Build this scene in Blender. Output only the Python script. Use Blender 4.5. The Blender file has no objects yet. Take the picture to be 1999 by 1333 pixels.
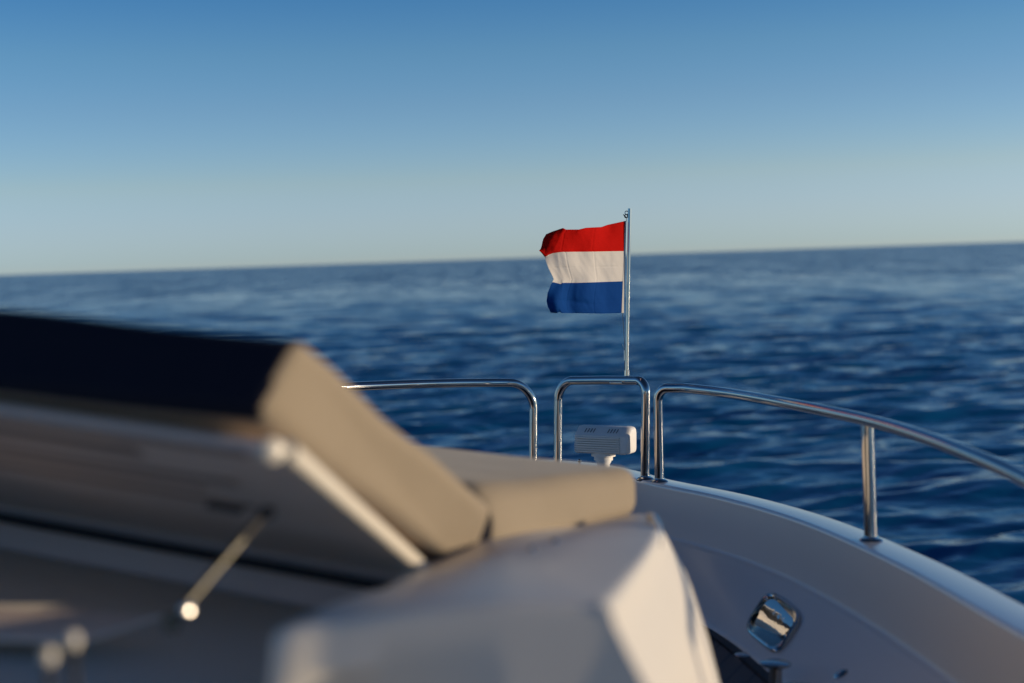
import bpy, bmesh, math, random
import numpy as np
from mathutils import Vector, Matrix, Euler
random.seed(4); np.random.seed(4)
SC = bpy.context.scene
COL = SC.collection
R = math.radians

# ------------------------------------------------------------------ camera, sky, sun, exposure
CAM_H = 2.8                      # eye height above the sea
FPX = 2776.0                     # focal length in photograph pixels (50 mm on 36 mm)
PITCH, ROLL = R(-3.35), R(-1.89)
cam_d = bpy.data.cameras.new('camera'); cam = bpy.data.objects.new('camera', cam_d); COL.objects.link(cam)
cam_d.sensor_width = 36; cam_d.lens = 50; cam_d.clip_start = 0.05; cam_d.clip_end = 60000
M_CAM = Matrix.Translation((0, 0, CAM_H)) @ Matrix.Rotation(R(90) + PITCH, 4, 'X') @ Matrix.Rotation(ROLL, 4, 'Z')
cam.matrix_world = M_CAM
cam_d.dof.use_dof = True; cam_d.dof.focus_distance = 5.42; cam_d.dof.aperture_fstop = 1.7
SC.camera = cam

SUN_EL, SUN_AZ = R(5.0), R(92)      # azimuth measured clockwise from +Y (straight ahead)
w = bpy.data.worlds.new('World'); SC.world = w; w.use_nodes = True
nt = w.node_tree; nt.nodes.clear()
sky = nt.nodes.new('ShaderNodeTexSky'); sky.sky_type = 'NISHITA'; sky.sun_disc = False
sky.sun_elevation = SUN_EL; sky.sun_rotation = SUN_AZ
sky.altitude = 0; sky.air_density = 1.0; sky.dust_density = 0.0; sky.ozone_density = 5.0
bg = nt.nodes.new('ShaderNodeBackground'); bg.inputs['Strength'].default_value = 0.15
wo = nt.nodes.new('ShaderNodeOutputWorld')
# clear evening air: the blue deepens and the horizon pales with height above the sea
tcw = nt.nodes.new('ShaderNodeTexCoord'); sp = nt.nodes.new('ShaderNodeSeparateXYZ'); rmp = nt.nodes.new('ShaderNodeValToRGB')
ml = nt.nodes.new('ShaderNodeMixRGB'); ml.blend_type = 'MULTIPLY'; ml.inputs[0].default_value = 1
sc2 = nt.nodes.new('ShaderNodeVectorMath'); sc2.operation = 'SCALE'; sc2.inputs['Scale'].default_value = 3.3
nt.links.new(tcw.outputs['Generated'], sp.inputs[0]); nt.links.new(sp.outputs['Z'], rmp.inputs[0])
e = rmp.color_ramp.elements
stops = [(-.02, (1.50, 1.88, 3.2)), (.005, (1.50, 1.88, 3.2)), (.028, (1.92, 1.77, 2.50)), (.056, (2.38, 1.67, 1.74)), (.108, (2.12, 1.42, 1.39)), (.143, (1.85, 1.33, 1.24)), (.18, (1.30, 1.14, 1.16)), (.30, (1.15, 1.0, 1.06)), (.46, (.95, .74, .78)), (.75, (.65, .40, .38))]
e[0].position = 0; e[0].color = (*[c / 3.3 for c in stops[0][1]], 1); e[1].position = stops[-1][0]; e[1].color = (*[c / 3.3 for c in stops[-1][1]], 1)
for p_, c_ in stops[1:-1]:
    q_ = e.new(p_); q_.color = (*[c / 3.3 for c in c_], 1)
nt.links.new(sky.outputs[0], ml.inputs[1]); nt.links.new(rmp.outputs[0], ml.inputs[2]); nt.links.new(ml.outputs[0], sc2.inputs[0])
nt.links.new(sc2.outputs[0], bg.inputs['Color']); nt.links.new(bg.outputs[0], wo.inputs['Surface'])

sl = bpy.data.lights.new('sun', 'SUN'); sl.energy = 3.2; sl.angle = R(0.5); sl.color = (1.0, 0.80, 0.56)
sun = bpy.data.objects.new('sun', sl); COL.objects.link(sun)
sd = Vector((math.sin(SUN_AZ) * math.cos(SUN_EL), math.cos(SUN_AZ) * math.cos(SUN_EL), math.sin(SUN_EL)))
sun.rotation_euler = sd.to_track_quat('Z', 'Y').to_euler(); sun.location = sd * 60

SC.view_settings.view_transform = 'Standard'; SC.view_settings.look = 'None'
SC.view_settings.exposure = 0.3; SC.view_settings.gamma = 1.0
SC.cycles.max_bounces = 8; SC.cycles.sample_clamp_indirect = 12

# ------------------------------------------------------------------ frames
# the yacht is built in its own level frame, seen from the helm side; BOAT takes it to the swell-tilted world
A_ = math.atan(66.5 / FPX)
M_CB = Matrix.Rotation(R(90) - A_, 4, 'X')
BOAT = M_CAM @ M_CB.inverted()

def P(px, py, d):                 # a photographed point at distance d ahead -> boat frame
    c = Vector(((px - 999.5) / FPX * d, -(py - 666.5) / FPX * d, -d))
    return M_CB @ c

# ------------------------------------------------------------------ materials
def mat(name, col, rough=.5, metal=0., coat=0., bump=None, var=None, spec=.5, sheen=0., coat_r=.04, ior=1.5):
    m = bpy.data.materials.new(name); m.use_nodes = True
    n = m.node_tree; b = n.nodes['Principled BSDF']
    b.inputs['Base Color'].default_value = (*col, 1); b.inputs['Roughness'].default_value = rough
    b.inputs['Metallic'].default_value = metal; b.inputs['Coat Weight'].default_value = coat
    b.inputs['Coat Roughness'].default_value = coat_r; b.inputs['IOR'].default_value = ior
    b.inputs['Specular IOR Level'].default_value = spec
    b.inputs['Sheen Weight'].default_value = sheen
    tc = n.nodes.new('ShaderNodeTexCoord')
    if var:
        scale, amt = var
        nz = n.nodes.new('ShaderNodeTexNoise'); nz.inputs['Scale'].default_value = scale; nz.inputs['Detail'].default_value = 6
        n.links.new(tc.outputs['Object'], nz.inputs['Vector'])
        mx = n.nodes.new('ShaderNodeMixRGB'); mx.blend_type = 'MIX'
        mx.inputs[1].default_value = (*[c * (1 - amt) for c in col], 1)
        mx.inputs[2].default_value = (*[min(1, c * (1 + amt)) for c in col], 1)
        n.links.new(nz.outputs['Fac'], mx.inputs[0]); n.links.new(mx.outputs[0], b.inputs['Base Color'])
    if bump:
        prev = None
        for scale, strg, dist in bump:
            nz = n.nodes.new('ShaderNodeTexNoise'); nz.inputs['Scale'].default_value = scale; nz.inputs['Detail'].default_value = 4
            n.links.new(tc.outputs['Object'], nz.inputs['Vector'])
            bp = n.nodes.new('ShaderNodeBump'); bp.inputs['Strength'].default_value = strg; bp.inputs['Distance'].default_value = dist
            n.links.new(nz.outputs['Fac'], bp.inputs['Height'])
            if prev: n.links.new(prev.outputs[0], bp.inputs['Normal'])
            prev = bp
        n.links.new(prev.outputs[0], b.inputs['Normal'])
    return m

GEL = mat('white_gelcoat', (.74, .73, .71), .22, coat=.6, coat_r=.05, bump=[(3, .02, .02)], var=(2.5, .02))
PADGEL = mat('matt_gelcoat', (.76, .71, .63), .42, var=(2.5, .02), ior=1.38)  # even warm tone, less glossy than the other gelcoats
DUSKY = mat('matt_grey_steel', (.17, .16, .13), .5, metal=1)
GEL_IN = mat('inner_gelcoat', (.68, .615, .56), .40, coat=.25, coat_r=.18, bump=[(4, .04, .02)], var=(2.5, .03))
STEEL = mat('polished_stainless', (.52, .49, .45), .055, metal=1, bump=[(25, .02, .002)])
STEEL2 = mat('brushed_stainless', (.60, .57, .53), .25, metal=1, bump=[(60, .05, .002)])
BEIGE = mat('beige_canvas', (.29, .235, .165), .85, bump=[(900, .3, .0006), (7, .35, .02)], var=(5, .06), spec=.2, sheen=.15)
NAVY = mat('navy_canvas', (.010, .012, .024), .85, bump=[(900, .3, .0006), (7, .3, .02)], spec=.2)
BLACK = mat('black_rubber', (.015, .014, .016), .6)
TEAK = mat('dark_teak', (.075, .045, .036), .55, bump=[(60, .2, .002)], var=(30, .25))
GLASS = mat('tinted_window', (.02, .022, .025), .04, coat=1)
LAMPW = mat('lamp_white_plastic', (.80, .78, .75), .5, var=(20, .02))
GREYP = mat('grey_panel', (.84, .68, .58), .34, coat=.25, bump=[(2.2, .25, .05)], var=(3, .10))
ROPE = mat('cream_cord', (.62, .55, .44), .8)
RED = mat('flag_red', (.66, .007, .004), .75, bump=[(1500, .25, .0004), (60, .25, .003)], spec=.2)
WHITE = mat('flag_white', (.84, .80, .74), .75, bump=[(1500, .25, .0004), (60, .25, .003)], spec=.2)
BLUE = mat('flag_blue', (.005, .070, .310), .75, bump=[(1500, .25, .0004), (60, .25, .003)], spec=.2)
for fm in (RED, WHITE, BLUE): fm.node_tree.nodes['Principled BSDF'].inputs['Specular IOR Level'].default_value = .05
for fm in (RED, WHITE, BLUE):     # thin cloth lets a little sun through
    n = fm.node_tree; b = n.nodes['Principled BSDF']; out = n.nodes['Material Output']
    tr = n.nodes.new('ShaderNodeBsdfTranslucent'); tr.inputs['Color'].default_value = b.inputs['Base Color'].default_value
    ms = n.nodes.new('ShaderNodeMixShader'); ms.inputs[0].default_value = .28
    n.links.new(b.outputs[0], ms.inputs[1]); n.links.new(tr.outputs[0], ms.inputs[2]); n.links.new(ms.outputs[0], out.inputs['Surface'])

# ------------------------------------------------------------------ mesh helpers (verts in boat frame)
class MB:
    def __init__(s): s.v = []; s.f = []; s.mi = []
    def add(s, vs, fs, mi=0):
        k = len(s.v); s.v += [Vector(v) for v in vs]
        s.f += [tuple(i + k for i in f) for f in fs]; s.mi += [mi] * len(fs); return s
    def loft(s, rings, close=True, cap=True, mi=0):
        n = len(rings[0]); fs = []
        for i in range(len(rings) - 1):
            for j in range(n if close else n - 1):
                a = i * n + j; b = i * n + (j + 1) % n
                fs.append((a, b, b + n, a + n))
        if cap and close:
            fs.append(tuple(range(n))[::-1]); m = (len(rings) - 1) * n; fs.append(tuple(range(m, m + n)))
        return s.add([v for r in rings for v in r], fs, mi)
    def tube(s, pts, r, n=20, mi=0, cap=True):
        pts = [Vector(p) for p in pts]; rings = []
        t = (pts[1] - pts[0]).normalized()
        u = t.cross(Vector((.3, .1, .9))); u = u.normalized() if u.length > .05 else t.cross(Vector((1, 0, 0))).normalized()
        for i, p in enumerate(pts):
            if i == 0: t = pts[1] - p
            elif i == len(pts) - 1: t = p - pts[i - 1]
            else: t = (pts[i + 1] - p).normalized() + (p - pts[i - 1]).normalized()
            t.normalize(); u = (u - t * u.dot(t)).normalized(); w_ = t.cross(u)
            rr = r[i] if isinstance(r, (list, tuple)) else r
            rings.append([p + (u * math.cos(a) + w_ * math.sin(a)) * rr for a in [2 * math.pi * k / n for k in range(n)]])
        return s.loft(rings, cap=cap, mi=mi)
    def lathe(s, base, prof, axis=(0, 0, 1), n=28, mi=0):   # prof: (radius, height)
        ax = Vector(axis).normalized(); q = ax.to_track_quat('Z', 'Y')
        base = Vector(base)
        rings = [[base + q @ Vector((r * math.cos(a), r * math.sin(a), h)) for a in [2 * math.pi * k / n for k in range(n)]] for r, h in prof]
        return s.loft(rings, mi=mi)
    def hexa(s, c, bevel=.01, seg=4, mi=0, sub=0):          # c: 8 corners, bottom 4 then top 4
        bm = bmesh.new(); vs = [bm.verts.new(Vector(p)) for p in c]
        for f in ((3, 2, 1, 0), (4, 5, 6, 7), (0, 1, 5, 4), (1, 2, 6, 5), (2, 3, 7, 6), (3, 0, 4, 7)): bm.faces.new([vs[i] for i in f])
        bmesh.ops.recalc_face_normals(bm, faces=bm.faces)
        if bevel: bmesh.ops.bevel(bm, geom=list(bm.edges), offset=bevel, segments=seg, profile=.5, affect='EDGES')
        if sub: bmesh.ops.subdivide_edges(bm, edges=[e for e in bm.edges if e.calc_length() > .08], cuts=sub, use_grid_fill=True)
        bm.verts.index_update()
        s.add([v.co.copy() for v in bm.verts], [tuple(v.index for v in f.verts) for f in bm.faces], mi); bm.free(); return s
    def box(s, ctr, size, rot=0, bevel=.004, seg=3, axes=None, mi=0):
        ctr = Vector(ctr)
        if axes is None:
            q = Matrix.Rotation(rot, 3, 'Z'); axes = [q @ Vector(a) for a in ((1, 0, 0), (0, 1, 0), (0, 0, 1))]
        X, Y, Z = [Vector(a) * h / 2 for a, h in zip(axes, size)]
        return s.hexa([ctr + X * a + Y * b + Z * c for c in (-1, 1) for a, b in ((-1, -1), (1, -1), (1, 1), (-1, 1))], bevel, seg, mi)

def fillet(pts, rads, seg=10):
    pts = [Vector(p) for p in pts]; out = [pts[0]]
    for i in range(1, len(pts) - 1):
        r = rads[i - 1] if isinstance(rads, (list, tuple)) else rads
        a = (pts[i - 1] - pts[i]).normalized(); b = (pts[i + 1] - pts[i]).normalized()
        ang = a.angle(b); d = r / math.tan(ang / 2) if r else 0
        if r == 0 or ang > 3.0: out.append(pts[i]); continue
        d = min(d, (pts[i - 1] - pts[i]).length * .9, (pts[i + 1] - pts[i]).length * .9); r = d * math.tan(ang / 2)
        c = pts[i] + (a + b).normalized() * (r / math.sin(ang / 2))
        p0 = pts[i] + a * d - c; p1 = pts[i] + b * d - c; th = p0.angle(p1)
        for k in range(seg + 1):
            t = k / seg
            out.append(c + (p0 * math.sin((1 - t) * th) + p1 * math.sin(t * th)) / math.sin(th))
    out.append(pts[-1]); return out

def spline(pts, n=10):
    pts = [Vector(p) for p in pts]; q = [pts[0] * 2 - pts[1]] + pts + [pts[-1] * 2 - pts[-2]]; out = []
    for i in range(1, len(q) - 2):
        for k in range(n):
            t = k / n; a, b, c, d = q[i - 1:i + 3]
            out.append(.5 * ((2 * b) + (c - a) * t + (2 * a - 5 * b + 4 * c - d) * t * t + (3 * b - a - 3 * c + d) * t ** 3))
    out.append(pts[-1]); return out

def thing(name, label, cat, base, group=None):
    o = bpy.data.objects.new(name, None); COL.objects.link(o)
    o.matrix_world = BOAT @ Matrix.Translation(Vector(base)); o['_b'] = list(base); o.empty_display_size = .1
    o['label'] = label; o['category'] = cat
    if group: o['group'] = group
    return o
BASE = {}
def part(name, mb, mats, parent, root=None, smooth=True, label=None, sharp=40):
    """one mesh under its thing; parent may itself be a part (sub-part)"""
    if not isinstance(mats, (list, tuple)): mats = [mats]
    me = bpy.data.meshes.new(name)
    b = Vector(BASE[parent.name])
    me.from_pydata([v - b for v in mb.v], [], mb.f)
    for m in mats: me.materials.append(m)
    for p, k in zip(me.polygons, mb.mi): p.material_index = k; p.use_smooth = smooth
    bm = bmesh.new(); bm.from_mesh(me); bmesh.ops.recalc_face_normals(bm, faces=bm.faces); bm.to_mesh(me); bm.free()
    if smooth: me.set_sharp_from_angle(angle=R(sharp))
    o = bpy.data.objects.new(name, me); COL.objects.link(o); o.parent = parent
    BASE[o.name] = b
    if label: o['label'] = label
    return o
def T(name, label, cat, base, group=None):
    o = thing(name, label, cat, base, group); BASE[o.name] = Vector(base); del o['_b']; return o

# ------------------------------------------------------------------ sea
def build_sea():
    fine = np.radians(np.arange(-30, 30.01, .1)); coarse = np.radians(np.arange(31.5, 328.6, 1.5))
    ang = np.concatenate([fine, coarse])
    # rows even on screen
    rad = [1.0]
    r = 1.0
    while r < 30000:
        r += max(.06, min(.00082 * r * r / CAM_H * (.4 if r < 150 else 1), r * .05) if r > 8 else .25); rad.append(r)
    rad = np.array(rad)
    A, Rr = np.meshgrid(ang, rad, indexing='ij')
    X = Rr * np.sin(A); Y = Rr * np.cos(A)
    dr = np.gradient(rad)[None, :] * np.ones_like(A)
    da = np.gradient(ang)[:, None] * Rr
    cell = np.maximum(dr, np.minimum(np.abs(da), 1e9))
    Z = np.zeros_like(X)
    rng = np.random.RandomState(11)
    n = 150
    lam = np.exp(rng.uniform(np.log(.35), np.log(8.5), n))
    for L in lam:
        th = rng.normal(R(-12), .36)             # wave travel direction
        k = 2 * np.pi / L; amp = .0047 * L ** .82 / (1 + (L / 3.8) ** 2) * rng.uniform(.5, 1.4)
        ph = rng.uniform(0, 6.28)
        att = np.clip((L / cell - 1.6) / 1.6, 0, 1)
        s = np.sin(k * (X * np.sin(th) + Y * np.cos(th)) + ph + .6 * np.sin(k * .23 * (X * np.cos(th) - Y * np.sin(th)) + ph * 2))
        Z += amp * att * (s + .25 * (s * s - .5))
    far = 1 / (1 + (Rr / 1500) ** 2)
    Z = Z * far
    co = np.stack([X, Y, Z], -1).reshape(-1, 3)
    na, nr = A.shape
    i = np.arange(na)[:, None] * nr + np.arange(nr - 1)[None, :]
    j = (np.arange(na)[:, None] + 1) % na * nr + np.arange(nr - 1)[None, :]
    f = np.stack([i, i + 1, j + 1, j], -1).reshape(-1, 4)
    me = bpy.data.meshes.new('sea')
    me.vertices.add(len(co) + 1); me.vertices.foreach_set('co', np.concatenate([co, [[0, 0, 0]]]).ravel())
    tri = np.stack([np.full(na, len(co)), np.arange(na) * nr, (np.arange(na) + 1) % na * nr], -1)
    loops = np.concatenate([f.ravel(), tri.ravel()]); ls = np.concatenate([np.arange(len(f)) * 4, len(f) * 4 + np.arange(na) * 3])
    me.loops.add(len(loops)); me.loops.foreach_set('vertex_index', loops)
    me.polygons.add(len(ls)); me.polygons.foreach_set('loop_start', ls)
    me.update(calc_edges=True); me.validate()
    me.polygons.foreach_set('use_smooth', np.ones(len(me.polygons), bool))
    o = bpy.data.objects.new('sea', me); COL.objects.link(o); o['kind'] = 'structure'
    m = bpy.data.materials.new('sea_water'); m.use_nodes = True; n_ = m.node_tree; b = n_.nodes['Principled BSDF']
    b.inputs['Base Color'].default_value = (.001, .085, .215, 1); b.inputs['Roughness'].default_value = .10; b.inputs['IOR'].default_value = 1.33
    tc = n_.nodes.new('ShaderNodeTexCoord'); prev = None
    for sc, dist, rot, sx in ((.10, .55, .1, .5), (.35, .20, -.2, .45), (1.3, .05, -.2, .5), (5, .012, .2, .6)):
        mp = n_.nodes.new('ShaderNodeMapping'); mp.inputs['Rotation'].default_value = (0, 0, rot); mp.inputs['Scale'].default_value = (sx, 1, 1)
        nz = n_.nodes.new('ShaderNodeTexNoise'); nz.inputs['Scale'].default_value = sc; nz.inputs['Detail'].default_value = 3
        bp = n_.nodes.new('ShaderNodeBump'); bp.inputs['Strength'].default_value = 1; bp.inputs['Distance'].default_value = dist
        n_.links.new(tc.outputs['Object'], mp.inputs[0]); n_.links.new(mp.outputs[0], nz.inputs['Vector']); n_.links.new(nz.outputs['Fac'], bp.inputs['Height'])
        if prev: n_.links.new(prev.outputs[0], bp.inputs['Normal'])
        prev = bp
    n_.links.new(prev.outputs[0], b.inputs['Normal'])
    # ripples too small for the mesh far out live in the roughness
    ln = n_.nodes.new('ShaderNodeVectorMath'); ln.operation = 'LENGTH'; n_.links.new(tc.outputs['Object'], ln.inputs[0])
    mr = n_.nodes.new('ShaderNodeMapRange'); mr.inputs['From Min'].default_value = 15; mr.inputs['From Max'].default_value = 220
    mr.inputs['To Min'].default_value = .12; mr.inputs['To Max'].default_value = .25
    n_.links.new(ln.outputs['Value'], mr.inputs['Value'])
    acc = mr.outputs[0]
    wd = n_.nodes.new('ShaderNodeMapRange'); wd.inputs['From Min'].default_value = 10; wd.inputs['From Max'].default_value = 160; n_.links.new(ln.outputs['Value'], wd.inputs['Value'])
    for gs, ga, gy in ((.05, .12, .2), (.22, .26, .18), (.8, .26, .25)):          # gusts roughen the surface in patches
        mp = n_.nodes.new('ShaderNodeMapping'); mp.inputs['Scale'].default_value = (1.0, gy, 1); n_.links.new(tc.outputs['Object'], mp.inputs[0])
        gz = n_.nodes.new('ShaderNodeTexNoise'); gz.inputs['Scale'].default_value = gs; gz.inputs['Detail'].default_value = 5; n_.links.new(mp.outputs[0], gz.inputs['Vector'])
        ma = n_.nodes.new('ShaderNodeMath'); ma.operation = 'MULTIPLY_ADD'; sb = n_.nodes.new('ShaderNodeMath'); sb.operation = 'MULTIPLY_ADD'; sb.inputs[1].default_value = ga * 2; sb.inputs[2].default_value = -ga; n_.links.new(gz.outputs['Fac'], sb.inputs[0])
        n_.links.new(sb.outputs[0], ma.inputs[0]); n_.links.new(wd.outputs[0], ma.inputs[1]); n_.links.new(acc, ma.inputs[2]); acc = ma.outputs[0]
    mxx = n_.nodes.new('ShaderNodeMath'); mxx.operation = 'MAXIMUM'; mxx.inputs[1].default_value = .08; n_.links.new(acc, mxx.inputs[0])
    n_.links.new(mxx.outputs[0], b.inputs['Roughness'])
    me.materials.append(m)
build_sea()

# ------------------------------------------------------------------ yacht hull
GZ = -.645
outer = [(-1.45, -7.), (-.2, -7.4), (.3, -6.6), (.62, -4.), (.85, -2.), (1.0, 0.), (1.09, 1.5), (1.125, 2.5), (1.11, 3.08), (1.085, 3.57), (1.02, 4.12),
         (.935, 4.52), (.80, 4.91), (.60, 5.31), (.49, 5.62), (.33, 5.90), (.10, 5.99), (-.20, 5.88), (-.65, 5.50), (-1.2, 4.75), (-1.65, 3.6),
         (-1.95, 2.2), (-2.15, .5), (-2.25, -1.5), (-2.2, -4.), (-2.0, -6.5)]
oc = spline([(x, y, 0) for x, y in outer + [outer[0]]], 8)[:-1]
def offset(curve, d):
    n = len(curve); out = []
    for i in range(n):
        t = (curve[(i + 2) % n] - curve[i - 2]).normalized()
        out.append(curve[i] + Vector((-t.y, t.x, 0)) * d)      # curve runs anticlockwise: left is inboard
    return out
def ring(d, z): return [Vector((p.x, p.y, z)) for p in offset(oc, d)]
CAPW = .115
yacht = T('motor_yacht', 'white motor yacht foredeck with curved bulwark and moulded sun pad base', 'boat', (-.5, -1, -2.6))
h = MB()
sec = [(1.1, -3.6), (.75, -3.1), (.42, -2.4), (.20, -1.6), (.07, -1.0), (.012, -.72), (.004, -.69), (-.012, -.685), (-.016, -.665), (-.010, -.652), (0, GZ - .002)]
h.loft([ring(d, z) for d, z in sec], cap=False)
hull = part('hull', h, GEL, yacht)
h = MB(); h.loft([ring(d, z) for d, z in [(0, GZ - .002), (.005, GZ), (.009, GZ + .0004), (.06, GZ + .002), (CAPW - .010, GZ + .0004), (CAPW - .006, GZ), (CAPW - .002, GZ - .003), (CAPW, GZ - .008), (CAPW + .0003, GZ - .012)]], cap=False)
gun = part('gunwale', h, GEL, yacht)
h = MB(); h.loft([ring(d, z) for d, z in [(CAPW + .0003, GZ - .012), (CAPW + .001, GZ - .020), (CAPW + .008, -.75), (CAPW + .013, -.818), (CAPW + .016, -.828), (CAPW + .022, -.833), (CAPW + .032, -.838)]], cap=False)
bul = part('bulwark', h, GEL_IN, yacht)
from mathutils.bvhtree import BVHTree
slope_sec = [(CAPW + .032, -.838), (CAPW + .040, -.844), (CAPW + .11, -.886), (CAPW + .18, -.928), (CAPW + .238, -.963), (CAPW + .250, -.972), (CAPW + .262, -1.0)]
h = MB(); h.loft([ring(d, z) for d, z in slope_sec], cap=False)
SLOPE = BVHTree.FromPolygons(h.v, h.f)
CAMB = P(999.5, 666.5, 0)
def on_slope(px, py):                       # where a sight line meets the bulwark slope
    d = (P(px, py, 1) - CAMB).normalized(); return SLOPE.ray_cast(CAMB, d)[0]
fq = [on_slope(x, y) for x, y in ((1450, 1230), (1518, 1285), (1573, 1204), (1500, 1151))]    # fairlead corners: aft-low.. round to forward-high
fc = sum(fq, Vector()) / 4
nf = (fq[2] - fq[0]).cross(fq[3] - fq[1]).normalized()
if nf.z < 0: nf = -nf
def quad_at(a, b_, h_): # a, b_ in -1..1 across the quad
    p = (fq[0] * (1 - a) * (1 - b_) + fq[1] * (1 + a) * (1 - b_) + fq[2] * (1 + a) * (1 + b_) + fq[3] * (1 - a) * (1 + b_)) / 4
    return p + nf * h_
def se(k_, h_, n=48, p=4.2):
    out = []
    for i in range(n):
        t = 2 * math.pi * i / n; ct, st_ = math.cos(t), math.sin(t)
        out.append(quad_at(k_ * math.copysign(abs(ct) ** (2 / p), ct), k_ * math.copysign(abs(st_) ** (2 / p), st_), h_))
    return out
# open the slope where the fairlead passes through
bm = bmesh.new(); vs = [bm.verts.new(v) for v in h.v]
for f in h.f: bm.faces.new([vs[i] for i in f])
hole = se(.95, 0)
from mathutils import geometry
q_ = nf.to_track_quat('Z', 'Y').inverted(); h2 = [(q_ @ (p - fc)).to_2d() for p in hole]
for lv in range(6):
    fs = [f for f in bm.faces if min((v.co - fc).length for v in f.verts) < .16 + .1 * (lv == 0) or (f.calc_center_median() - fc).length < .16]
    es = list({e for f in fs for e in f.edges if e.calc_length() > .006})
    if es: bmesh.ops.subdivide_edges(bm, edges=es, cuts=1, use_grid_fill=True)
def inside(p):
    x, y = (q_ @ (p - fc)).to_2d(); r_ = False; j_ = len(h2) - 1
    for i_ in range(len(h2)):
        a_, b_ = h2[i_], h2[j_]
        if (a_.y > y) != (b_.y > y) and x < (b_.x - a_.x) * (y - a_.y) / (b_.y - a_.y) + a_.x: r_ = not r_
        j_ = i_
    return r_
dead = [f for f in bm.faces if (f.calc_center_median() - fc).length < .2 and inside(f.calc_center_median())]
bmesh.ops.delete(bm, geom=dead, context='FACES')
bmesh.ops.triangulate(bm, faces=[f for f in bm.faces if len(f.verts) > 4])
bm.verts.index_update(); h = MB(); h.v = [v.co.copy() for v in bm.verts]; h.f = [tuple(v.index for v in f.verts) for f in bm.faces]; h.mi = [0] * len(h.f); bm.free()
sdk = part('waterway', h, GEL_IN, yacht)
# teak deck: planks as a procedural pattern
TN = TEAK.node_tree
def deck():
    r0 = ring(CAPW + .23, -.986); c = Vector((-.5, 0, -.986))
    b = MB(); n = len(r0); rs = [r0] + [[p.lerp(c, t) for p in r0] for t in (.3, .6, .9)]
    b.loft(rs, cap=False); b.add([*rs[-1]], [tuple(range(n))]); return b
dk = part('teak_deck', deck(), TEAK, yacht, smooth=False)
wv = TN.nodes.new('ShaderNodeTexWave'); wv.wave_type = 'BANDS'; wv.inputs['Scale'].default_value = 5.6; wv.bands_direction = 'X'
mp = TN.nodes.new('ShaderNodeMapping'); mp.inputs['Rotation'].default_value = (0, 0, R(22)); tcn = TN.nodes.new('ShaderNodeTexCoord')
cr = TN.nodes.new('ShaderNodeValToRGB'); cr.color_ramp.elements[0].position = .02; cr.color_ramp.elements[1].position = .07
cr.color_ramp.elements[0].color = (.35, .35, .35, 1)
mm = TN.nodes.new('ShaderNodeMixRGB'); mm.blend_type = 'MULTIPLY'; mm.inputs[0].default_value = 1
bb = TN.nodes['Principled BSDF']; src = bb.inputs['Base Color'].links[0].from_socket
TN.links.new(tcn.outputs['Object'], mp.inputs[0]); TN.links.new(mp.outputs[0], wv.inputs['Vector']); TN.links.new(wv.outputs['Fac'], cr.inputs[0])
TN.links.new(src, mm.inputs[1]); TN.links.new(cr.outputs[0], mm.inputs[2]); TN.links.new(mm.outputs[0], bb.inputs['Base Color'])
# black rubber seam round the teak
h = MB(); a = ring(CAPW + .292, -1.006); h.loft([ring(CAPW + .25, -.981), ring(CAPW + .285, -.981)], cap=False)
part('caulk_line', h, BLACK, yacht)

# unseen deckhouse behind the camera, front skewed to the sun for warm bounce
h = MB()
u_ = Vector((.36, .93, 0)).normalized(); v_ = Vector((-.93, .36, 0)).normalized(); c0 = Vector((-.45, -1.2, 0))
h = MB(); h.hexa([Vector((-2.0, -1.9, -1.0)), Vector((.28, -1.9, -1.0)), Vector((.24, 1.32, -1.0)), Vector((-1.5, 1.5, -1.0)), Vector((-1.95, -1.9, -.50)), Vector((.22, -1.9, -.50)), Vector((.16, 1.30, -.52)), Vector((-1.45, 1.45, -.52))], .03, 4)
part('bounce_roof', h, PADGEL, yacht)  # unseen white roof, added to bounce warm light onto the backrest shell
def dh(a, b, z): return c0 + u_ * a + v_ * b + Vector((0, 0, z))
h.hexa([dh(-4.6, -1.05, -1.01), dh(-.45, -1.0, -1.01), dh(.55, 1.25, -1.01), dh(-4.6, 1.3, -1.01),
        dh(-4.6, -.95, .35), dh(-.65, -.85, .16), dh(.25, 1.1, .16), dh(-4.6, 1.2, .35)], .08, 5)
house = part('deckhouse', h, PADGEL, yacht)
h = MB(); h.hexa([dh(-4.3, -.82, .28), dh(-1.45, -.75, .14), dh(-.75, 1.0, .14), dh(-4.3, 1.05, .28),
        dh(-4.3, -.75, 1.1), dh(-2.75, -.62, 1.1), dh(-2.25, .88, 1.1), dh(-4.3, .98, 1.1)], .03, 4)
part('windscreen', h, GLASS, house)
h = MB(); h.hexa([dh(-4.6, -.9, 1.1), dh(-2.3, -.75, 1.1), dh(-2.3, 1.0, 1.1), dh(-4.6, 1.1, 1.1),
        dh(-4.6, -.85, 1.22), dh(-2.35, -.7, 1.2), dh(-2.35, .95, 1.2), dh(-4.6, 1.05, 1.22)], .04, 4)
part('hardtop', h, GEL, house)

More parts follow.
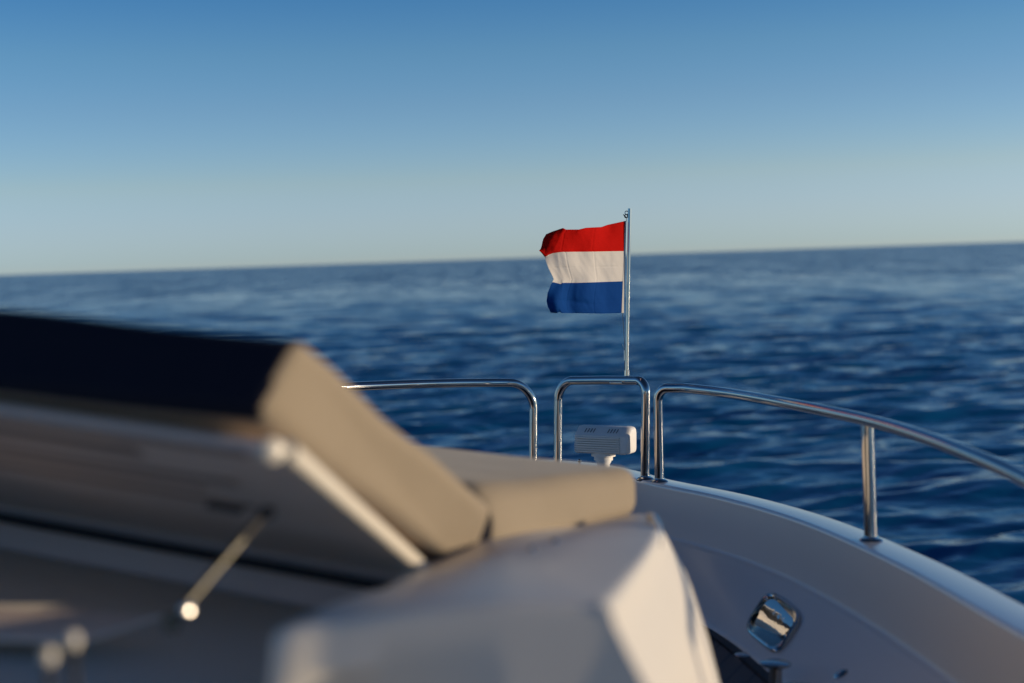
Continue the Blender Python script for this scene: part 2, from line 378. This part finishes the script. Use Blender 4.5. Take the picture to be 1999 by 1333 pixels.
# ------------------------------------------------------------------ sun pad base (white moulding)
def top_poly():
    return [P(1197, 1183, 1.40), P(1238, 1128, 1.74), P(1272, 1080, 2.15), P(1292, 1040, 2.47), P(1292, 1014, 2.76), P(1270, 1003, 2.95),
            P(1200, 1000, 3.05), P(1060, 985, 3.12), P(900, 985, 3.2), P(800, 1010, 2.95), P(800, 1075, 2.45), P(761, 1134, 2.02), P(680, 1161, 1.72), P(595, 1196, 1.47), P(530, 1230, 1.40),
            P(640, 1212, 1.40), P(780, 1192, 1.40), P(950, 1180, 1.40), P(1080, 1180, 1.40)]
tp = top_poly(); ctr = sum(tp, Vector()) / len(tp)
tp = spline(tp + [tp[0]], 6)[:-1]
def shrink(poly, d, z):
    n = len(poly); out = []
    for i in range(n):
        t = poly[(i + 1) % n] - poly[i - 1]; t.z = 0; t.normalize()
        out.append(poly[i] + Vector((-t.y, t.x, 0)) * d + Vector((0, 0, z)))
    return out
h = MB()
rings = [shrink(tp, d, z) for d, z in [(.016, 0), (.010, -.0006), (.005, -.003), (.0015, -.008), (0, -.016), (-.006, -.06), (-.02, -.14), (-.045, -.30), (-.10, -.60)]]
extra = [(-.045, .004), (-.075, -.030), (-.10, -.034), (-.125, -.004), (-.16, .035), (-.22, .045)]
def face_w(i):                       # 1 on the face towards the windscreen, 0 on the flanks
    t = tp[(i + 1) % len(tp)] - tp[i - 1]; nn = Vector((t.y, -t.x, 0)).normalized()
    xr = (tp[i].x + .26) / .36
    return max(0, min(1, (-nn.y - .8) / .15)) * max(0, min(1, xr * 4)) * max(0, min(1, (1 - xr - .32) * 2.2))
def flare(z):
    d = float(np.interp(-z, [.03, .06, .11, .22, .32, .6], [.006, .024, .050, .086, .112, .17])); out = []
    for i, p in enumerate(tp):
        t = tp[(i + 1) % len(tp)] - tp[i - 1]; t.z = 0; t.normalize(); nn = Vector((t.y, -t.x, 0))
        k_ = max(0, min(1, (nn.x - .05) / .8)); k_ = .2 + .8 * k_ * k_ * (3 - 2 * k_)
        out.append(p + nn * d * k_ + Vector((0, 0, z)))
    return out
mid_r = []
for z, g_ in extra:
    r_ = flare(z)
    mid_r.append([p + Vector((0, -g_, 0)) * face_w(i) + Vector((0, 0, .03 * ((p.x + .2) / -.3) * face_w(i))) for i, p in enumerate(r_)])
tail = [flare(-.32), flare(-.60)]
rings = rings[:5] + mid_r + tail
h.loft(rings[::-1], cap=False)
k = len(h.v); inner = rings[0]; c2 = [p.lerp(ctr, .5) for p in inner]; n = len(inner)
h.loft([inner, c2], cap=False); h.add(c2 + [sum(c2, Vector()) / n], [(i, (i + 1) % n, n) for i in range(n)])
BASETREE = BVHTree.FromPolygons(h.v, h.f)
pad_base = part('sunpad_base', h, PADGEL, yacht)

# well under the raised backrest
VP = Vector((-.92, .385, .085)); H0 = P(850, 1122, 2.26); W_ = 1.55
n0 = P(527, 1250, 1.40); dn_ = Vector((0, 0, -1))
fz = P(760, 1215, 2.2)                                  # where the forward wall meets the floor
h = MB(); t_ = Vector((.012, .03, 0))
f1_, f2_ = Vector((fz.x, fz.y, fz.z)), Vector((fz.x, fz.y, fz.z)) + VP * W_
h.hexa([f1_ + dn_ * .03, f1_ + t_ + dn_ * .03, f2_ + t_ + dn_ * .03, f2_ + dn_ * .03, H0, H0 + t_, H0 + t_ + VP * W_, H0 + VP * W_], .004, 2)
part('well_wall', h, GREYP, yacht)
h = MB(); g1_ = Vector((n0.x - .02, n0.y - .15, fz.z + .01)); g2_ = g1_ + VP * W_
h.hexa([g1_ + dn_ * .03, f1_ + dn_ * .03, f2_ + dn_ * .03, g2_ + dn_ * .03, g1_, f1_, f2_, g2_], .003, 2)
part('well_floor', h, PADGEL, yacht)
h = MB(); h.hexa([g2_ + dn_ * .03, f2_ + dn_ * .03, f2_ + dn_ * .03 - Vector((.03, 0, 0)), g2_ + dn_ * .03 - Vector((.03, 0, 0)), g2_ - dn_ * .1, f2_ - dn_ * .12, f2_ - dn_ * .12 - Vector((.03, 0, 0)), g2_ - dn_ * .1 - Vector((.03, 0, 0))], .003, 2)
part('port_well_wall', h, GEL_IN, yacht)

# ------------------------------------------------------------------ rails
TR = .0172
def flange(b, p, r=.019):
    b.lathe(p + Vector((0, 0, -.004)), [(0.001, 0), (r * 1.75, 0), (r * 1.78, .004), (r * 1.55, .010), (r * 1.2, .013), (r * 1.1, .018), (r * .9, .018)]); return b
def gw(px, py, d):             # a point on the gunwale top
    p = P(px, py, d); p.z = GZ + .002; return p
# centre pulpit hoop
pul = T('pulpit_rail', 'polished steel hoop rail at the bow tip carrying the flagpole', 'rail', gw(1260, 934, 5.32))
pb_r, pt_r = P(1259.5, 932, 5.34), P(1261, 743, 5.30); pb_r.z = GZ
pt_l, pb_l = P(1090, 743, 5.72), P(1089, 905, 5.72); pb_l.z = GZ
mid = P(1180, 742, 5.53)
path = fillet([pb_r, pt_r, mid, pt_l, pb_l], [.045, 0, .085], 12)
hoop = part('hoop_tube', MB().tube(path, TR, 24), STEEL, pul)
part('base_flange', flange(MB(), pb_r), STEEL, pul); part('base_flange', flange(MB(), pb_l), STEEL, pul)
# starboard rail
rs_ = T('bow_rail', 'long curved polished steel rail along the gunwale to the right of the flag', 'rail', gw(1287, 937, 5.28), 'bow rails either side of the pulpit hoop')
rb = P(1287.5, 936, 5.26); rb.z = GZ
crv = [P(1284, 757, 5.24), P(1335, 757, 5.16), P(1426, 768, 4.88), P(1549, 790, 4.38), P(1684, 818, 3.93), P(1795, 850, 3.56), P(1918, 897, 3.18), P(1999, 934, 2.97), P(2120, 1000, 2.65), P(2330, 1130, 2.2)]
cs = spline(crv[1:], 8)
path = fillet([rb, crv[0]] + [cs[0]], .05, 12)[:-1] + cs
endp = path[-1]; dn = endp + Vector((-.01, -.05, 0)); dn2 = Vector((dn.x - .02, dn.y - .12, GZ))
path += fillet([endp, dn, dn2], .04, 8)[1:]
part('top_rail', MB().tube(path, TR * 1.02, 24), STEEL, rs_)
part('base_flange', flange(MB(), rb), STEEL, rs_)
pp = P(1700, 1051, 3.93); pp.z = GZ; pq = P(1693, 822, 3.925)
part('post', MB().tube([pp, pq], .0178, 24), STEEL, rs_)
part('base_flange', flange(MB(), pp, .0195), STEEL, rs_)
pp2 = Vector((1.055, 2.45, GZ)); k = min(path, key=lambda q: abs(q.y - 2.42) + (0 if q.z > -.5 else 5))
part('post', MB().tube([pp2, k], .0178, 24), STEEL, rs_); part('base_flange', flange(MB(), pp2, .0195), STEEL, rs_)
# port rail
rp = T('bow_rail', 'polished steel rail ending in a rounded bend left of the pulpit hoop', 'rail', P(1042, 925, 5.76), 'bow rails either side of the pulpit hoop')
lb = P(1040.5, 900, 5.76); lb.z = GZ
crv = [P(1042, 748, 5.76), P(985, 747, 5.70), P(900, 747.5, 5.58), P(800, 750, 5.42), P(680, 755, 5.22), P(500, 765, 4.9), P(250, 790, 4.45), P(-50, 830, 4.0), P(-400, 900, 3.4)]
cs = spline(crv[1:], 8)
path = fillet([lb, crv[0], cs[0]], .11, 14)[:-1] + cs
part('top_rail', MB().tube(path, TR, 24), STEEL, rp)
part('base_flange', flange(MB(), lb), STEEL, rp)
for q in (P(560, 762, 5.0), P(60, 815, 4.2)):
    part('post', MB().tube([Vector((q.x, q.y, GZ)), q], .017, 20), STEEL, rp); part('base_flange', flange(MB(), Vector((q.x, q.y, GZ))), STEEL, rp)

# ------------------------------------------------------------------ flagpole
FD = 5.425
f0, f1 = P(1223.5, 738, FD), P(1229, 407, FD)
fp = T('flagpole', 'thin polished steel flagpole rising from the pulpit hoop', 'flagpole', f0)
part('pole', MB().tube([f0, f1], .0068, 18), STEEL, fp)
part('mounting_plate', MB().box(P(1212, 747.5, FD - .017), (.085, .006, .012), 0, .0028, 3), STEEL2, fp)
part('socket', MB().tube([f0 + Vector((0, 0, -.004)), f0.lerp(f1, .045)], .0105, 18), STEEL, fp)
def at(t, dx=0, dy=0, dz=0): return f0.lerp(f1, t) + Vector((dx, dy, dz))
def circ(c, r, ax1, ax2, n=20): return [c + ax1 * r * math.cos(2 * math.pi * i / n) + ax2 * r * math.sin(2 * math.pi * i / n) for i in range(n + 1)]
X_, Z_ = Vector((1, 0, 0)), Vector((0, 0, 1))
part('top_loop', MB().tube(circ(at(.975, -.011), .0065, X_, Z_), .0018, 10), STEEL2, fp)
b = MB().tube(circ(at(.955, -.013, -.002), .006, X_, Z_), .0018, 10); b.tube([at(.965, -.024), at(.948, -.012)], .0018, 8)
part('shackle', b, BLACK, fp)
b = MB(); b.tube([at(.105, -.009), at(.165, -.010)], .0035, 10); b.tube([at(.165, -.009), at(.19, -.017), at(.20, -.019)], .002, 8); b.tube([at(.10, -.009), at(.175, -.0)], .002, 8)
part('cord_clip', b, STEEL2, fp)
part('cord', MB().tube([at(.948, -.012), at(.925, -.011)], .0013, 8), ROPE, fp)
b = MB(); b.tube([P(1215, 610, FD), P(1218, 650, FD), P(1220, 688, FD), P(1219, 735, FD)], .0014, 8)
part('cord', b, ROPE, fp)

# ------------------------------------------------------------------ flag
def interp(x, xs, ys): return float(np.interp(x, xs, ys))
topx = [1051, 1058, 1061, 1078, 1099, 1105, 1130, 1144, 1174, 1186, 1221.5]; topy = [484, 468, 459.4, 452, 445, 448, 447.8, 444.4, 443, 438.7, 431]
rwx = [1051, 1057, 1064, 1071, 1079, 1095, 1162, 1217]; rwy = [488, 494, 501.5, 497, 494, 491.7, 491, 490]
wbx = [1060, 1081, 1095, 1097, 1130, 1214]; wby = [551, 551, 554.5, 552, 552, 549]
botx = [1060, 1069, 1075, 1087, 1092, 1097, 1121, 1174, 1213.6]; boty = [598, 604, 610, 611, 608, 611, 611, 612, 610.8]
vv = [0, .07, .19, .31, .34, .40, .50, .63, .70, .80, .90, .96, 1]; LX = [1066, 1059, 1056, 1052, 1064, 1066, 1071, 1081, 1075, 1069, 1067, 1069, 1075]
from mathutils import noise as mnoise
def flag_pt(u, v):
    Rx = 1221 - 7.2 * v; Lx = interp(v, vv, LX)
    ut = .86
    if u <= ut: s = u / ut; x = Rx + (Lx - Rx) * (s ** .92)
    else: s = (u - ut) / (1 - ut); x = Lx + 10 * s * s + 1 * s
    ys = [interp(x, topx, topy), interp(x, rwx, rwy), interp(x, wbx, wby), interp(x, botx, boty)]
    y = float(np.interp(v * 3, [0, 1, 2, 3], ys))
    d = FD - .75 * (1221 - x) / FPX * FD
    g = max(0, u) ** 1.5
    d += .022 * g * math.sin(9 * u + 2.5 * v + .6) + .005 * g * math.sin(23 * u - 6 * v) + .0045 * math.sin(13 * u + 7 * v) * min(1, u * 6)
    fold = max(0, (u - .62 - .10 * math.sin(3 * v)) / .38)            # the fly turns away from us
    d += .125 * fold ** 1.4
    for uc in (.30, .62):                                             # ironed creases
        d += .0012 * math.exp(-((u - uc) / .007) ** 2)
    for vc in (.14, .5, .86): d += .0014 * math.exp(-((v - vc) / .007) ** 2) * (.5 + .5 * math.sin(11 * u))
    d += .004 * math.exp(-((v - .93 + .1 * u) / .03) ** 2) * math.exp(-((u - .45) / .2) ** 2)
    wn = mnoise.noise(Vector((u * 6, v * 3.5, 1.3))) * .0075 + mnoise.noise(Vector((u * 18 + v * 8, v * 8, 4.1))) * .0010
    d += wn * min(1, u * 8)
    return P(x, y, d)
NU, NV = 150, 96
fl_ = T('flag', 'red, white and blue horizontally striped flag blowing from the steel flagpole', 'flag', f0.lerp(f1, .38))
b = MB(); g = [[flag_pt(i / NU, j / NV) for i in range(NU + 1)] for j in range(NV + 1)]
b.v = [p for row in g for p in row]
for j in range(NV):
    for i in range(NU):
        a = j * (NU + 1) + i; b.f.append((a, a + 1, a + NU + 2, a + NU + 1)); b.mi.append(min(2, j * 3 // NV))
cl = part('cloth', b, [RED, WHITE, BLUE], fl_, sharp=80)
sm = cl.modifiers.new('thickness', 'SOLIDIFY'); sm.thickness = .0007; sm.offset = 0
b = MB(); a0, a1 = flag_pt(0, -.005), flag_pt(0, 1.0)
b.hexa([a1 + Vector((-.001, -.0024, 0)), a1 + Vector((.0085, .0048, 0)), a1 + Vector((.0065, .0068, 0)), a1 + Vector((-.003, -.0004, 0)),
        a0 + Vector((-.001, -.0024, 0)), a0 + Vector((.004, .0012, 0)), a0 + Vector((.002, .0034, 0)), a0 + Vector((-.003, -.0004, 0))], .0006, 2)
part('hoist_band', b, WHITE, fl_)

# ------------------------------------------------------------------ searchlight
SLD = 5.42
sc_ = P(1178, 860, SLD)
lt = T('searchlight', 'white ribbed searchlight on a short pedestal under the pulpit hoop', 'searchlight', Vector((sc_.x, sc_.y, -1.0)))
rot = R(-23); ax = Matrix.Rotation(rot, 3, 'Z') @ Vector((1, 0, 0)); ay = Matrix.Rotation(rot, 3, 'Z') @ Vector((0, 1, 0))
def L3(a, b_, c): return sc_ + ax * a + ay * b_ + Vector((0, 0, c))
def prof(ribs, grow=0):        # in (depth, height); front at -.055
    pts = [(-.048, -.044), (-.052, -.040)]
    if ribs:
        n = 7
        for i in range(n):
            z0 = -.040 + i * .0087; pts += [(-.061, z0 + .0008), (-.061, z0 + .0046), (-.0490, z0 + .0056), (-.0490, z0 + .0085)]
    pts += [(-.053, .022), (-.048, .027), (-.016, .052), (-.010, .055), (.040, .055), (.048, .050), (.053, .040), (.053, -.036), (.048, -.043), (.040, -.046), (-.040, -.046)]
    return [(a * (1 + grow), c * (1 + grow)) for a, c in pts]
b = MB(); rr = []
for a, g_ in ((-.098, -.10), (-.096, -.03), (-.092, 0), (.082, 0)): rr.append([L3(a, p, q) for p, q in prof(True, g_)])
b.loft(rr)
body = part('housing', b, LAMPW, lt, sharp=25)
b = MB(); rr = []
for a, g_ in ((.0822, -.02), (.083, .015), (.098, .012), (.109, -.03), (.115, -.10), (.118, -.22)): rr.append([L3(a, p, q) for p, q in prof(False, g_)])
b.loft(rr); part('end_cap', b, LAMPW, body, sharp=40)
nrm = Vector((0, -.025, .032)).normalized(); slope = Vector((0, .032, .025)).normalized()
for g0 in (-.062, .030):
    for i in range(4):
        a = g0 + i * .0115
        pc = L3(a + .002, -.032, .0405)
        b = MB(); b.box(pc, (.0020, .022, .003), axes=[(ax + (ay * slope.y + Z_ * slope.z) * .0).normalized(), (ay * slope.y + Z_ * slope.z + ax * .15).normalized(), (ay * nrm.y + Z_ * nrm.z).normalized()], bevel=.001, seg=2)
        part('cooling_fin', b, BLACK, body)
b = MB(); b.lathe(L3(.0, 0, -.075), [(.02, 0), (.036, .001), (.036, .014), (.046, .016), (.046, .028), (.050, .029), (.050, .034)])
part('swivel_collar', b, LAMPW, lt)
b = MB(); bz = Vector((sc_.x + .0, sc_.y, -1.0)); b.lathe(bz, [(.06, 0), (.062, .006), (.05, .012), (.028, .02), (.024, .06), (.024, sc_.z - .09 + 1.0), (.030, sc_.z - .08 + 1.0), (.030, sc_.z - .07 + 1.0)])
part('pedestal', b, LAMPW, lt)

# little chromed stud and antenna whip left of the searchlight
q = P(1131, 903, 5.35)
st = T('jackstaff_stud', 'tiny chromed ball stud beside the searchlight neck', 'stud', Vector((q.x, q.y, -1.0)))
b = MB(); b.tube([Vector((q.x, q.y, -1.0)), q], .0035, 10); part('stem', b, STEEL, st)
b = MB(); b.lathe(q, [(.001, 0), (.005, .001), (.0072, .004), (.0078, .008), (.006, .012), (.001, .0145)], n=14); part('ball', b, STEEL, st)

# ------------------------------------------------------------------ sun lounger
V3 = Vector((-.92, .385, .085))       # athwartships, to port
Wd = 1.45
LA, LB, LC, LDp = P(592, 658, 1.62), P(962, 985, 2.33), P(862, 1098, 2.28), P(505, 822, 1.575)
lo = T('sun_lounger', 'double sun lounger with raised beige cushioned backrest and grey shell', 'sun lounger', P(900, 1110, 2.25))
b = MB(); b.hexa([LC, LDp, LDp + V3 * Wd, LC + V3 * Wd, LB, LA, LA + V3 * Wd, LB + V3 * Wd], .022, 5)
def sag(mb, amp, sc):
    from mathutils import noise
    for i, v in enumerate(mb.v):
        mb.v[i] = v + noise.noise_vector(v * sc) * amp
    return mb
def cushion(c, bevel, amp=.004, cuts=9):
    bm = bmesh.new(); vs = [bm.verts.new(p) for p in c]
    for f in ((3, 2, 1, 0), (4, 5, 6, 7), (0, 1, 5, 4), (1, 2, 6, 5), (2, 3, 7, 6), (3, 0, 4, 7)): bm.faces.new([vs[i] for i in f])
    bmesh.ops.bevel(bm, geom=list(bm.edges), offset=bevel, segments=6, profile=.5, affect='EDGES')
    bmesh.ops.subdivide_edges(bm, edges=[e for e in bm.edges if e.calc_length() > .05], cuts=cuts, use_grid_fill=True)
    bm.verts.index_update(); m = MB()
    m.add([v.co.copy() for v in bm.verts], [tuple(v.index for v in f.verts) for f in bm.faces]); bm.free()
    return sag(m, amp, 6)
def prism(profile, V, L, bevel, amp=.004, cuts=7):
    n = len(profile); bm = bmesh.new(); a_ = [bm.verts.new(p) for p in profile]; b_ = [bm.verts.new(p + V * L) for p in profile]
    bm.faces.new(a_[::-1]); bm.faces.new(b_)
    for i in range(n): bm.faces.new([a_[i], a_[(i + 1) % n], b_[(i + 1) % n], b_[i]])
    bmesh.ops.bevel(bm, geom=list(bm.edges), offset=bevel, segments=6, profile=.5, affect='EDGES', clamp_overlap=True)
    bmesh.ops.triangulate(bm, faces=[f for f in bm.faces if len(f.verts) > 4])
    bmesh.ops.subdivide_edges(bm, edges=[e for e in bm.edges if e.calc_length() > .06], cuts=cuts, use_grid_fill=True)
    bm.verts.index_update(); m = MB()
    m.add([v.co.copy() for v in bm.verts], [tuple(v.index for v in f.verts) for f in bm.faces]); bm.free()
    return sag(m, amp, 6)
LB2 = P(938, 1088, 2.33)
m = prism([LA, LDp, LC, LB2, LB], V3, Wd, .022, .007)
# navy end panel: faces whose normal looks up the backrest
up = ((LDp + LA) / 2 - (LC + LB) / 2).normalized()
endn = (LA - LDp).cross(V3).normalized(); siden = (LA - LDp).cross(LC - LDp).normalized()
if endn.dot(up) < 0: endn = -endn
if siden.dot(V3) > 0: siden = -siden
for i, f in enumerate(m.f):
    c = sum((m.v[k] for k in f), Vector()) / len(f)
    if (c - LA).dot(endn) > -.020 and (c - LA).dot(siden) < -.008: m.mi[i] = 1
part('backrest_cushion', m, [BEIGE, NAVY], lo, sharp=80)
# seat cushion
SA, SB, SC_, SD = P(940, 948, 2.36), P(1250, 914, 3.02), P(1252, 1008, 2.98), P(962, 1084, 2.32)
V4 = Vector((-.92, .385, .062)) * Wd * .93
m = cushion([SD, SC_, SC_ + V4, SD + V4, SA, SB, SB + V4, SA + V4], .034)
part('seat_cushion', m, BEIGE, lo, sharp=80)
# navy hinge strap between the cushions
jt = [P(930, 975, 2.36), P(957, 1015, 2.345), P(950, 1088, 2.32)]
m = MB(); j = spline(jt, 6)
m.loft([[p + V3 * .010 + Vector((-.012, -.006, 0)), p + V3 * .010 + Vector((.012, .006, 0)), p + V3 * 1.2 + Vector((.012, .006, 0)), p + V3 * 1.2 + Vector((-.012, -.006, 0))] for p in j])
part('hinge_web', m, NAVY, lo)
# shell under the cushion
nb = (LB - LC).normalized()                            # out of the cushion face
E0, E1 = LDp - nb * .012 + up * -.03, LC - nb * .012 + up * .0
E0 = P(540, 862, 1.605); E1 = P(838, 1112, 2.24)
m = MB(); tk = .018
ofs = -nb * tk
m.hexa([E1 + ofs, E0 + ofs, E0 + ofs + V3 * Wd, E1 + ofs + V3 * Wd, E1, E0, E0 + V3 * Wd, E1 + V3 * Wd], .006, 4)
shell = part('backrest_shell', m, GREYP, lo)
# ribs across the shell; their dark brown paints in the shade of grooves
RIB_SHADE = mat('rib_shade_brown', (.30, .22, .18), .5)
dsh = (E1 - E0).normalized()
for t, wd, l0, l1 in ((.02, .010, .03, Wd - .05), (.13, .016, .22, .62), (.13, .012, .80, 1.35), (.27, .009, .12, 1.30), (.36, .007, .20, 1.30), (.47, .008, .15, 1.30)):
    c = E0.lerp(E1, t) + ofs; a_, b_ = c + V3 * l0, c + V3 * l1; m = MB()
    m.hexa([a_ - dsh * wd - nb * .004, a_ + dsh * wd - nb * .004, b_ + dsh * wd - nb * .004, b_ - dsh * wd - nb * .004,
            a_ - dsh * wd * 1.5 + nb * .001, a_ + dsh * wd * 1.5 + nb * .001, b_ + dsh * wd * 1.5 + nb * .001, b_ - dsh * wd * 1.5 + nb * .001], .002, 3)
    part('shade_rib', m, RIB_SHADE, shell)
part('gap_shade', MB().tube([E1 + Vector((-.055, -.02, -.026)), E1 + Vector((-.055, -.02, -.026)) + V3 * (Wd - .05)], .0085, 12), BLACK, lo)  # black tube paints in the shade of the gap below the shell
# side tube along the shell edge
m = MB(); t0, t1 = P(560, 880, 1.58), P(822, 1108, 2.18)
m.tube(spline([t0, t0.lerp(t1, .5), t1], 4), .0125, 20)
part('side_tube', m, mat('cream_powder_coat', (.80, .73, .60), .3, coat=.3), lo)
m = MB(); kc = P(527, 878, 1.57); m.lathe(kc - Vector((0, .008, 0)), [(.001, 0), (.008, .001), (.0135, .005), (.0145, .010), (.0135, .015), (.008, .019), (.001, .02)], axis=(.5, -1, .1)); m.tube([kc, t0], .007, 12)
part('pivot_knob', m, bpy.data.materials['cream_powder_coat'], lo)
# bracket and gas strut
s0, s1 = P(515, 1003, 1.80), P(335, 1213, 1.655)
m = MB(); m.box(P(440, 990, 1.83), (.055, .012, .008), 0, .003, axes=[-V3.normalized(), nb, up]); part('latch_plate', m, BLACK, lo)
m = MB(); m.box(P(522, 1000, 1.79), (.018, .014, .014), 0, .003)
part('strut_bracket', m, BLACK, lo)
m = MB(); m.tube([s0, s0.lerp(s1, .25)], .006, 14); part('strut_sleeve', m, BLACK, lo)
m = MB(); m.tube([s0.lerp(s1, .22), s1], .0052, 16); m.lathe(s1 + Vector((0, 0, -.012)), [(.001, 0), (.009, .002), (.011, .010), (.009, .018), (.001, .021)], n=18)
part('gas_strut', m, DUSKY, lo)
m = MB(); sj = s0.lerp(P(338, 1210, 1.66), .945) + Vector((.010, -.008, .006)); m.lathe(sj - Vector((.7, -.6, .3)).normalized() * .008, [(.001, 0), (.006, .001), (.0085, .005), (.0085, .011), (.006, .015), (.001, .016)], axis=(.7, -.6, .3), n=20); part('ball_joint', m, STEEL2, lo)

# ------------------------------------------------------------------ small fittings
# latch studs on the sun pad base
for (x, y, d, lab) in ((1038, 1074, 2.05, 'round chromed stud on white moulding below the seat cushion'), (1083, 1058, 2.25, 'smaller dim stud on white moulding, further right under seat cushion')):
    q = BASETREE.ray_cast(CAMB, (P(x, y, 1) - CAMB).normalized())[0] + Vector((0, 0, .002)); s_ = T('snap_stud', lab, 'stud', q - Vector((0, 0, .004)), 'studs along the seat cushion edge')
    part('cap', MB().lathe(q - Vector((0, 0, .006)), [(.001, 0), (.0065, 0), (.0068, .003), (.0062, .006), (.0045, .0085), (.001, .0098)], n=20), STEEL, s_)

# grab rail at the tip of the sun pad base
g0 = [P(1271, 1046, 2.72), P(1267, 1012, 2.71), P(1276, 1008, 2.68), P(1287, 1030, 2.58), P(1286, 1062, 2.44), P(1281, 1082, 2.34)]
gr = T('grab_rail', 'bent chrome grab rail at the far tip of the white sun pad base', 'rail', P(1280, 1060, 2.4))
part('tube', MB().tube(spline(g0, 6), .0052, 16), STEEL, gr)

# fairlead set in the slope
fr = T('fairlead', 'rounded square chrome fairlead with mirror-like throat in the bulwark slope', 'fairlead', fc)
m = MB(); m.loft([se(1.0, -.002), se(1.0, .004), se(.97, .009), se(.90, .011), se(.86, .008), se(.845, 0), se(.84, -.006)], cap=False)
part('rim', m, STEEL, fr)
npl = Vector((-.20, -.96, .19)).normalized(); pp_ = quad_at(-.3, .86, -.030)      # far wall of the pipe, facing aft
vd = (fc - CAMB).normalized(); el_ = se(.88, -.006); far_ = [p + vd * ((pp_ - p).dot(npl) / vd.dot(npl)) for p in el_]
m = MB(); m.loft([se(.84, -.006), [a.lerp(b_, .5) for a, b_ in zip(se(.84, -.006), far_)], far_], cap=False)
part('throat', m, STEEL2, fr)
m = MB(); cf = sum(far_, Vector()) / 48; rgs = []
ax_l = (quad_at(1, 0, 0) - quad_at(-1, 0, 0)).normalized(); ax_u = npl.cross(ax_l).normalized()
for k in range(10):
    q = 1 - k / 9; r_ = []
    for p in far_:
        v = (p - cf) * q; h_ = v.dot(ax_u) / .05; r_.append(cf + v - npl * (.002 - .0016 * (1 - h_ * h_)))
    rgs.append(r_)
m.loft(rgs, cap=False)
part('polished_cheek', m, mat('mirror_steel', (.66, .62, .55), .03, metal=1, bump=[(14, .10, .004)]), fr)

# bollards
bl = T('mooring_bollard', 'steel mushroom-topped mooring bollard on dark teak below the fairlead', 'bollard', Vector((P(1514, 1291, 3.62).x, P(1514, 1291, 3.62).y, -.986)), 'bollards on the side deck')
def bollard(px, py, d, root=None):
    q = P(px, py, d); z0 = -.986
    m = MB(); m.lathe(Vector((q.x, q.y, z0)), [(.034, 0), (.036, .005), (.020, .012), (.0165, .03), (.0165, q.z - z0 - .014)]); part('stem', m, STEEL, root)
    m = MB(); m.lathe(Vector((q.x, q.y, q.z - .018)), [(.016, 0), (.034, .006), (.040, .011), (.040, .015), (.030, .018), (.001, .019)]); part('mushroom_head', m, STEEL, root)
bollard(1514, 1291, 3.62, bl)
q = P(1560, 1335, 3.35); bl2 = T('mooring_bollard', 'second steel bollard just cut off by the bottom edge right of the first', 'bollard', Vector((q.x, q.y, -.986)), 'bollards on the side deck')
bollard(1560, 1337, 3.38, bl2)
q = on_slope(1641, 1316)
dr = T('deck_drain', 'small oval chrome drain cap low on the bulwark slope', 'drain cap', q)
m = MB(); m.lathe(q - nf * .004, [(.001, 0), (.020, 0), (.020, .006), (.015, .010), (.001, .011)], axis=nf, n=24); part('cap', m, STEEL, dr)
q = P(1453, 1291, 1.0 * FPX / 691.); q.z = -.985; dp = T('deck_plate', 'small pale oval plate let into the dark teak beside the bollard', 'deck plate', q)
part('plate', MB().lathe(q, [(.001, 0), (.028, 0), (.028, .005), (.024, .007), (.001, .007)]), STEEL2, dp)

# hinges and the inner ledge at the near corner of the well
lg = T('hatch_ledge', 'beige blurred ledge across the lower left corner beneath the strut', 'ledge', P(100, 1240, 1.85))
m = MB(); a_, b_ = P(-350, 1172, 1.98), P(318, 1197, 1.90); c_, d_ = P(-350, 1236, 1.80), P(165, 1247, 1.78)
dz = Vector((0, 0, -.008)); m.hexa([c_ + dz, d_ + dz, b_ + dz, a_ + dz, c_, d_, b_, a_], .006, 4)
part('board', m, GREYP, lg)
for (x, y, d, lab) in ((95, 1276, 1.30, 'left of two bright blurred steel hinge blocks in the lower left corner'), (142, 1246, 1.34, 'right of two bright blurred steel hinge blocks in the lower left corner')):
    q = P(x, y, d); hg = T('hinge_block', lab, 'hinge', q - Vector((0, 0, .03)), 'hinge blocks by the ledge')
    part('knuckle', MB().lathe(q - Vector((0, 0, .010)), [(.001, 0), (.0045, .001), (.0065, .004), (.0072, .008), (.0065, .012), (.0045, .015), (.001, .016)], n=20), bpy.data.materials['cream_powder_coat'], hg)
    part('stem', MB().tube([q + Vector((0, .002, -.006)), q + Vector((0, .01, -.19))], .004, 12), BLACK, hg)
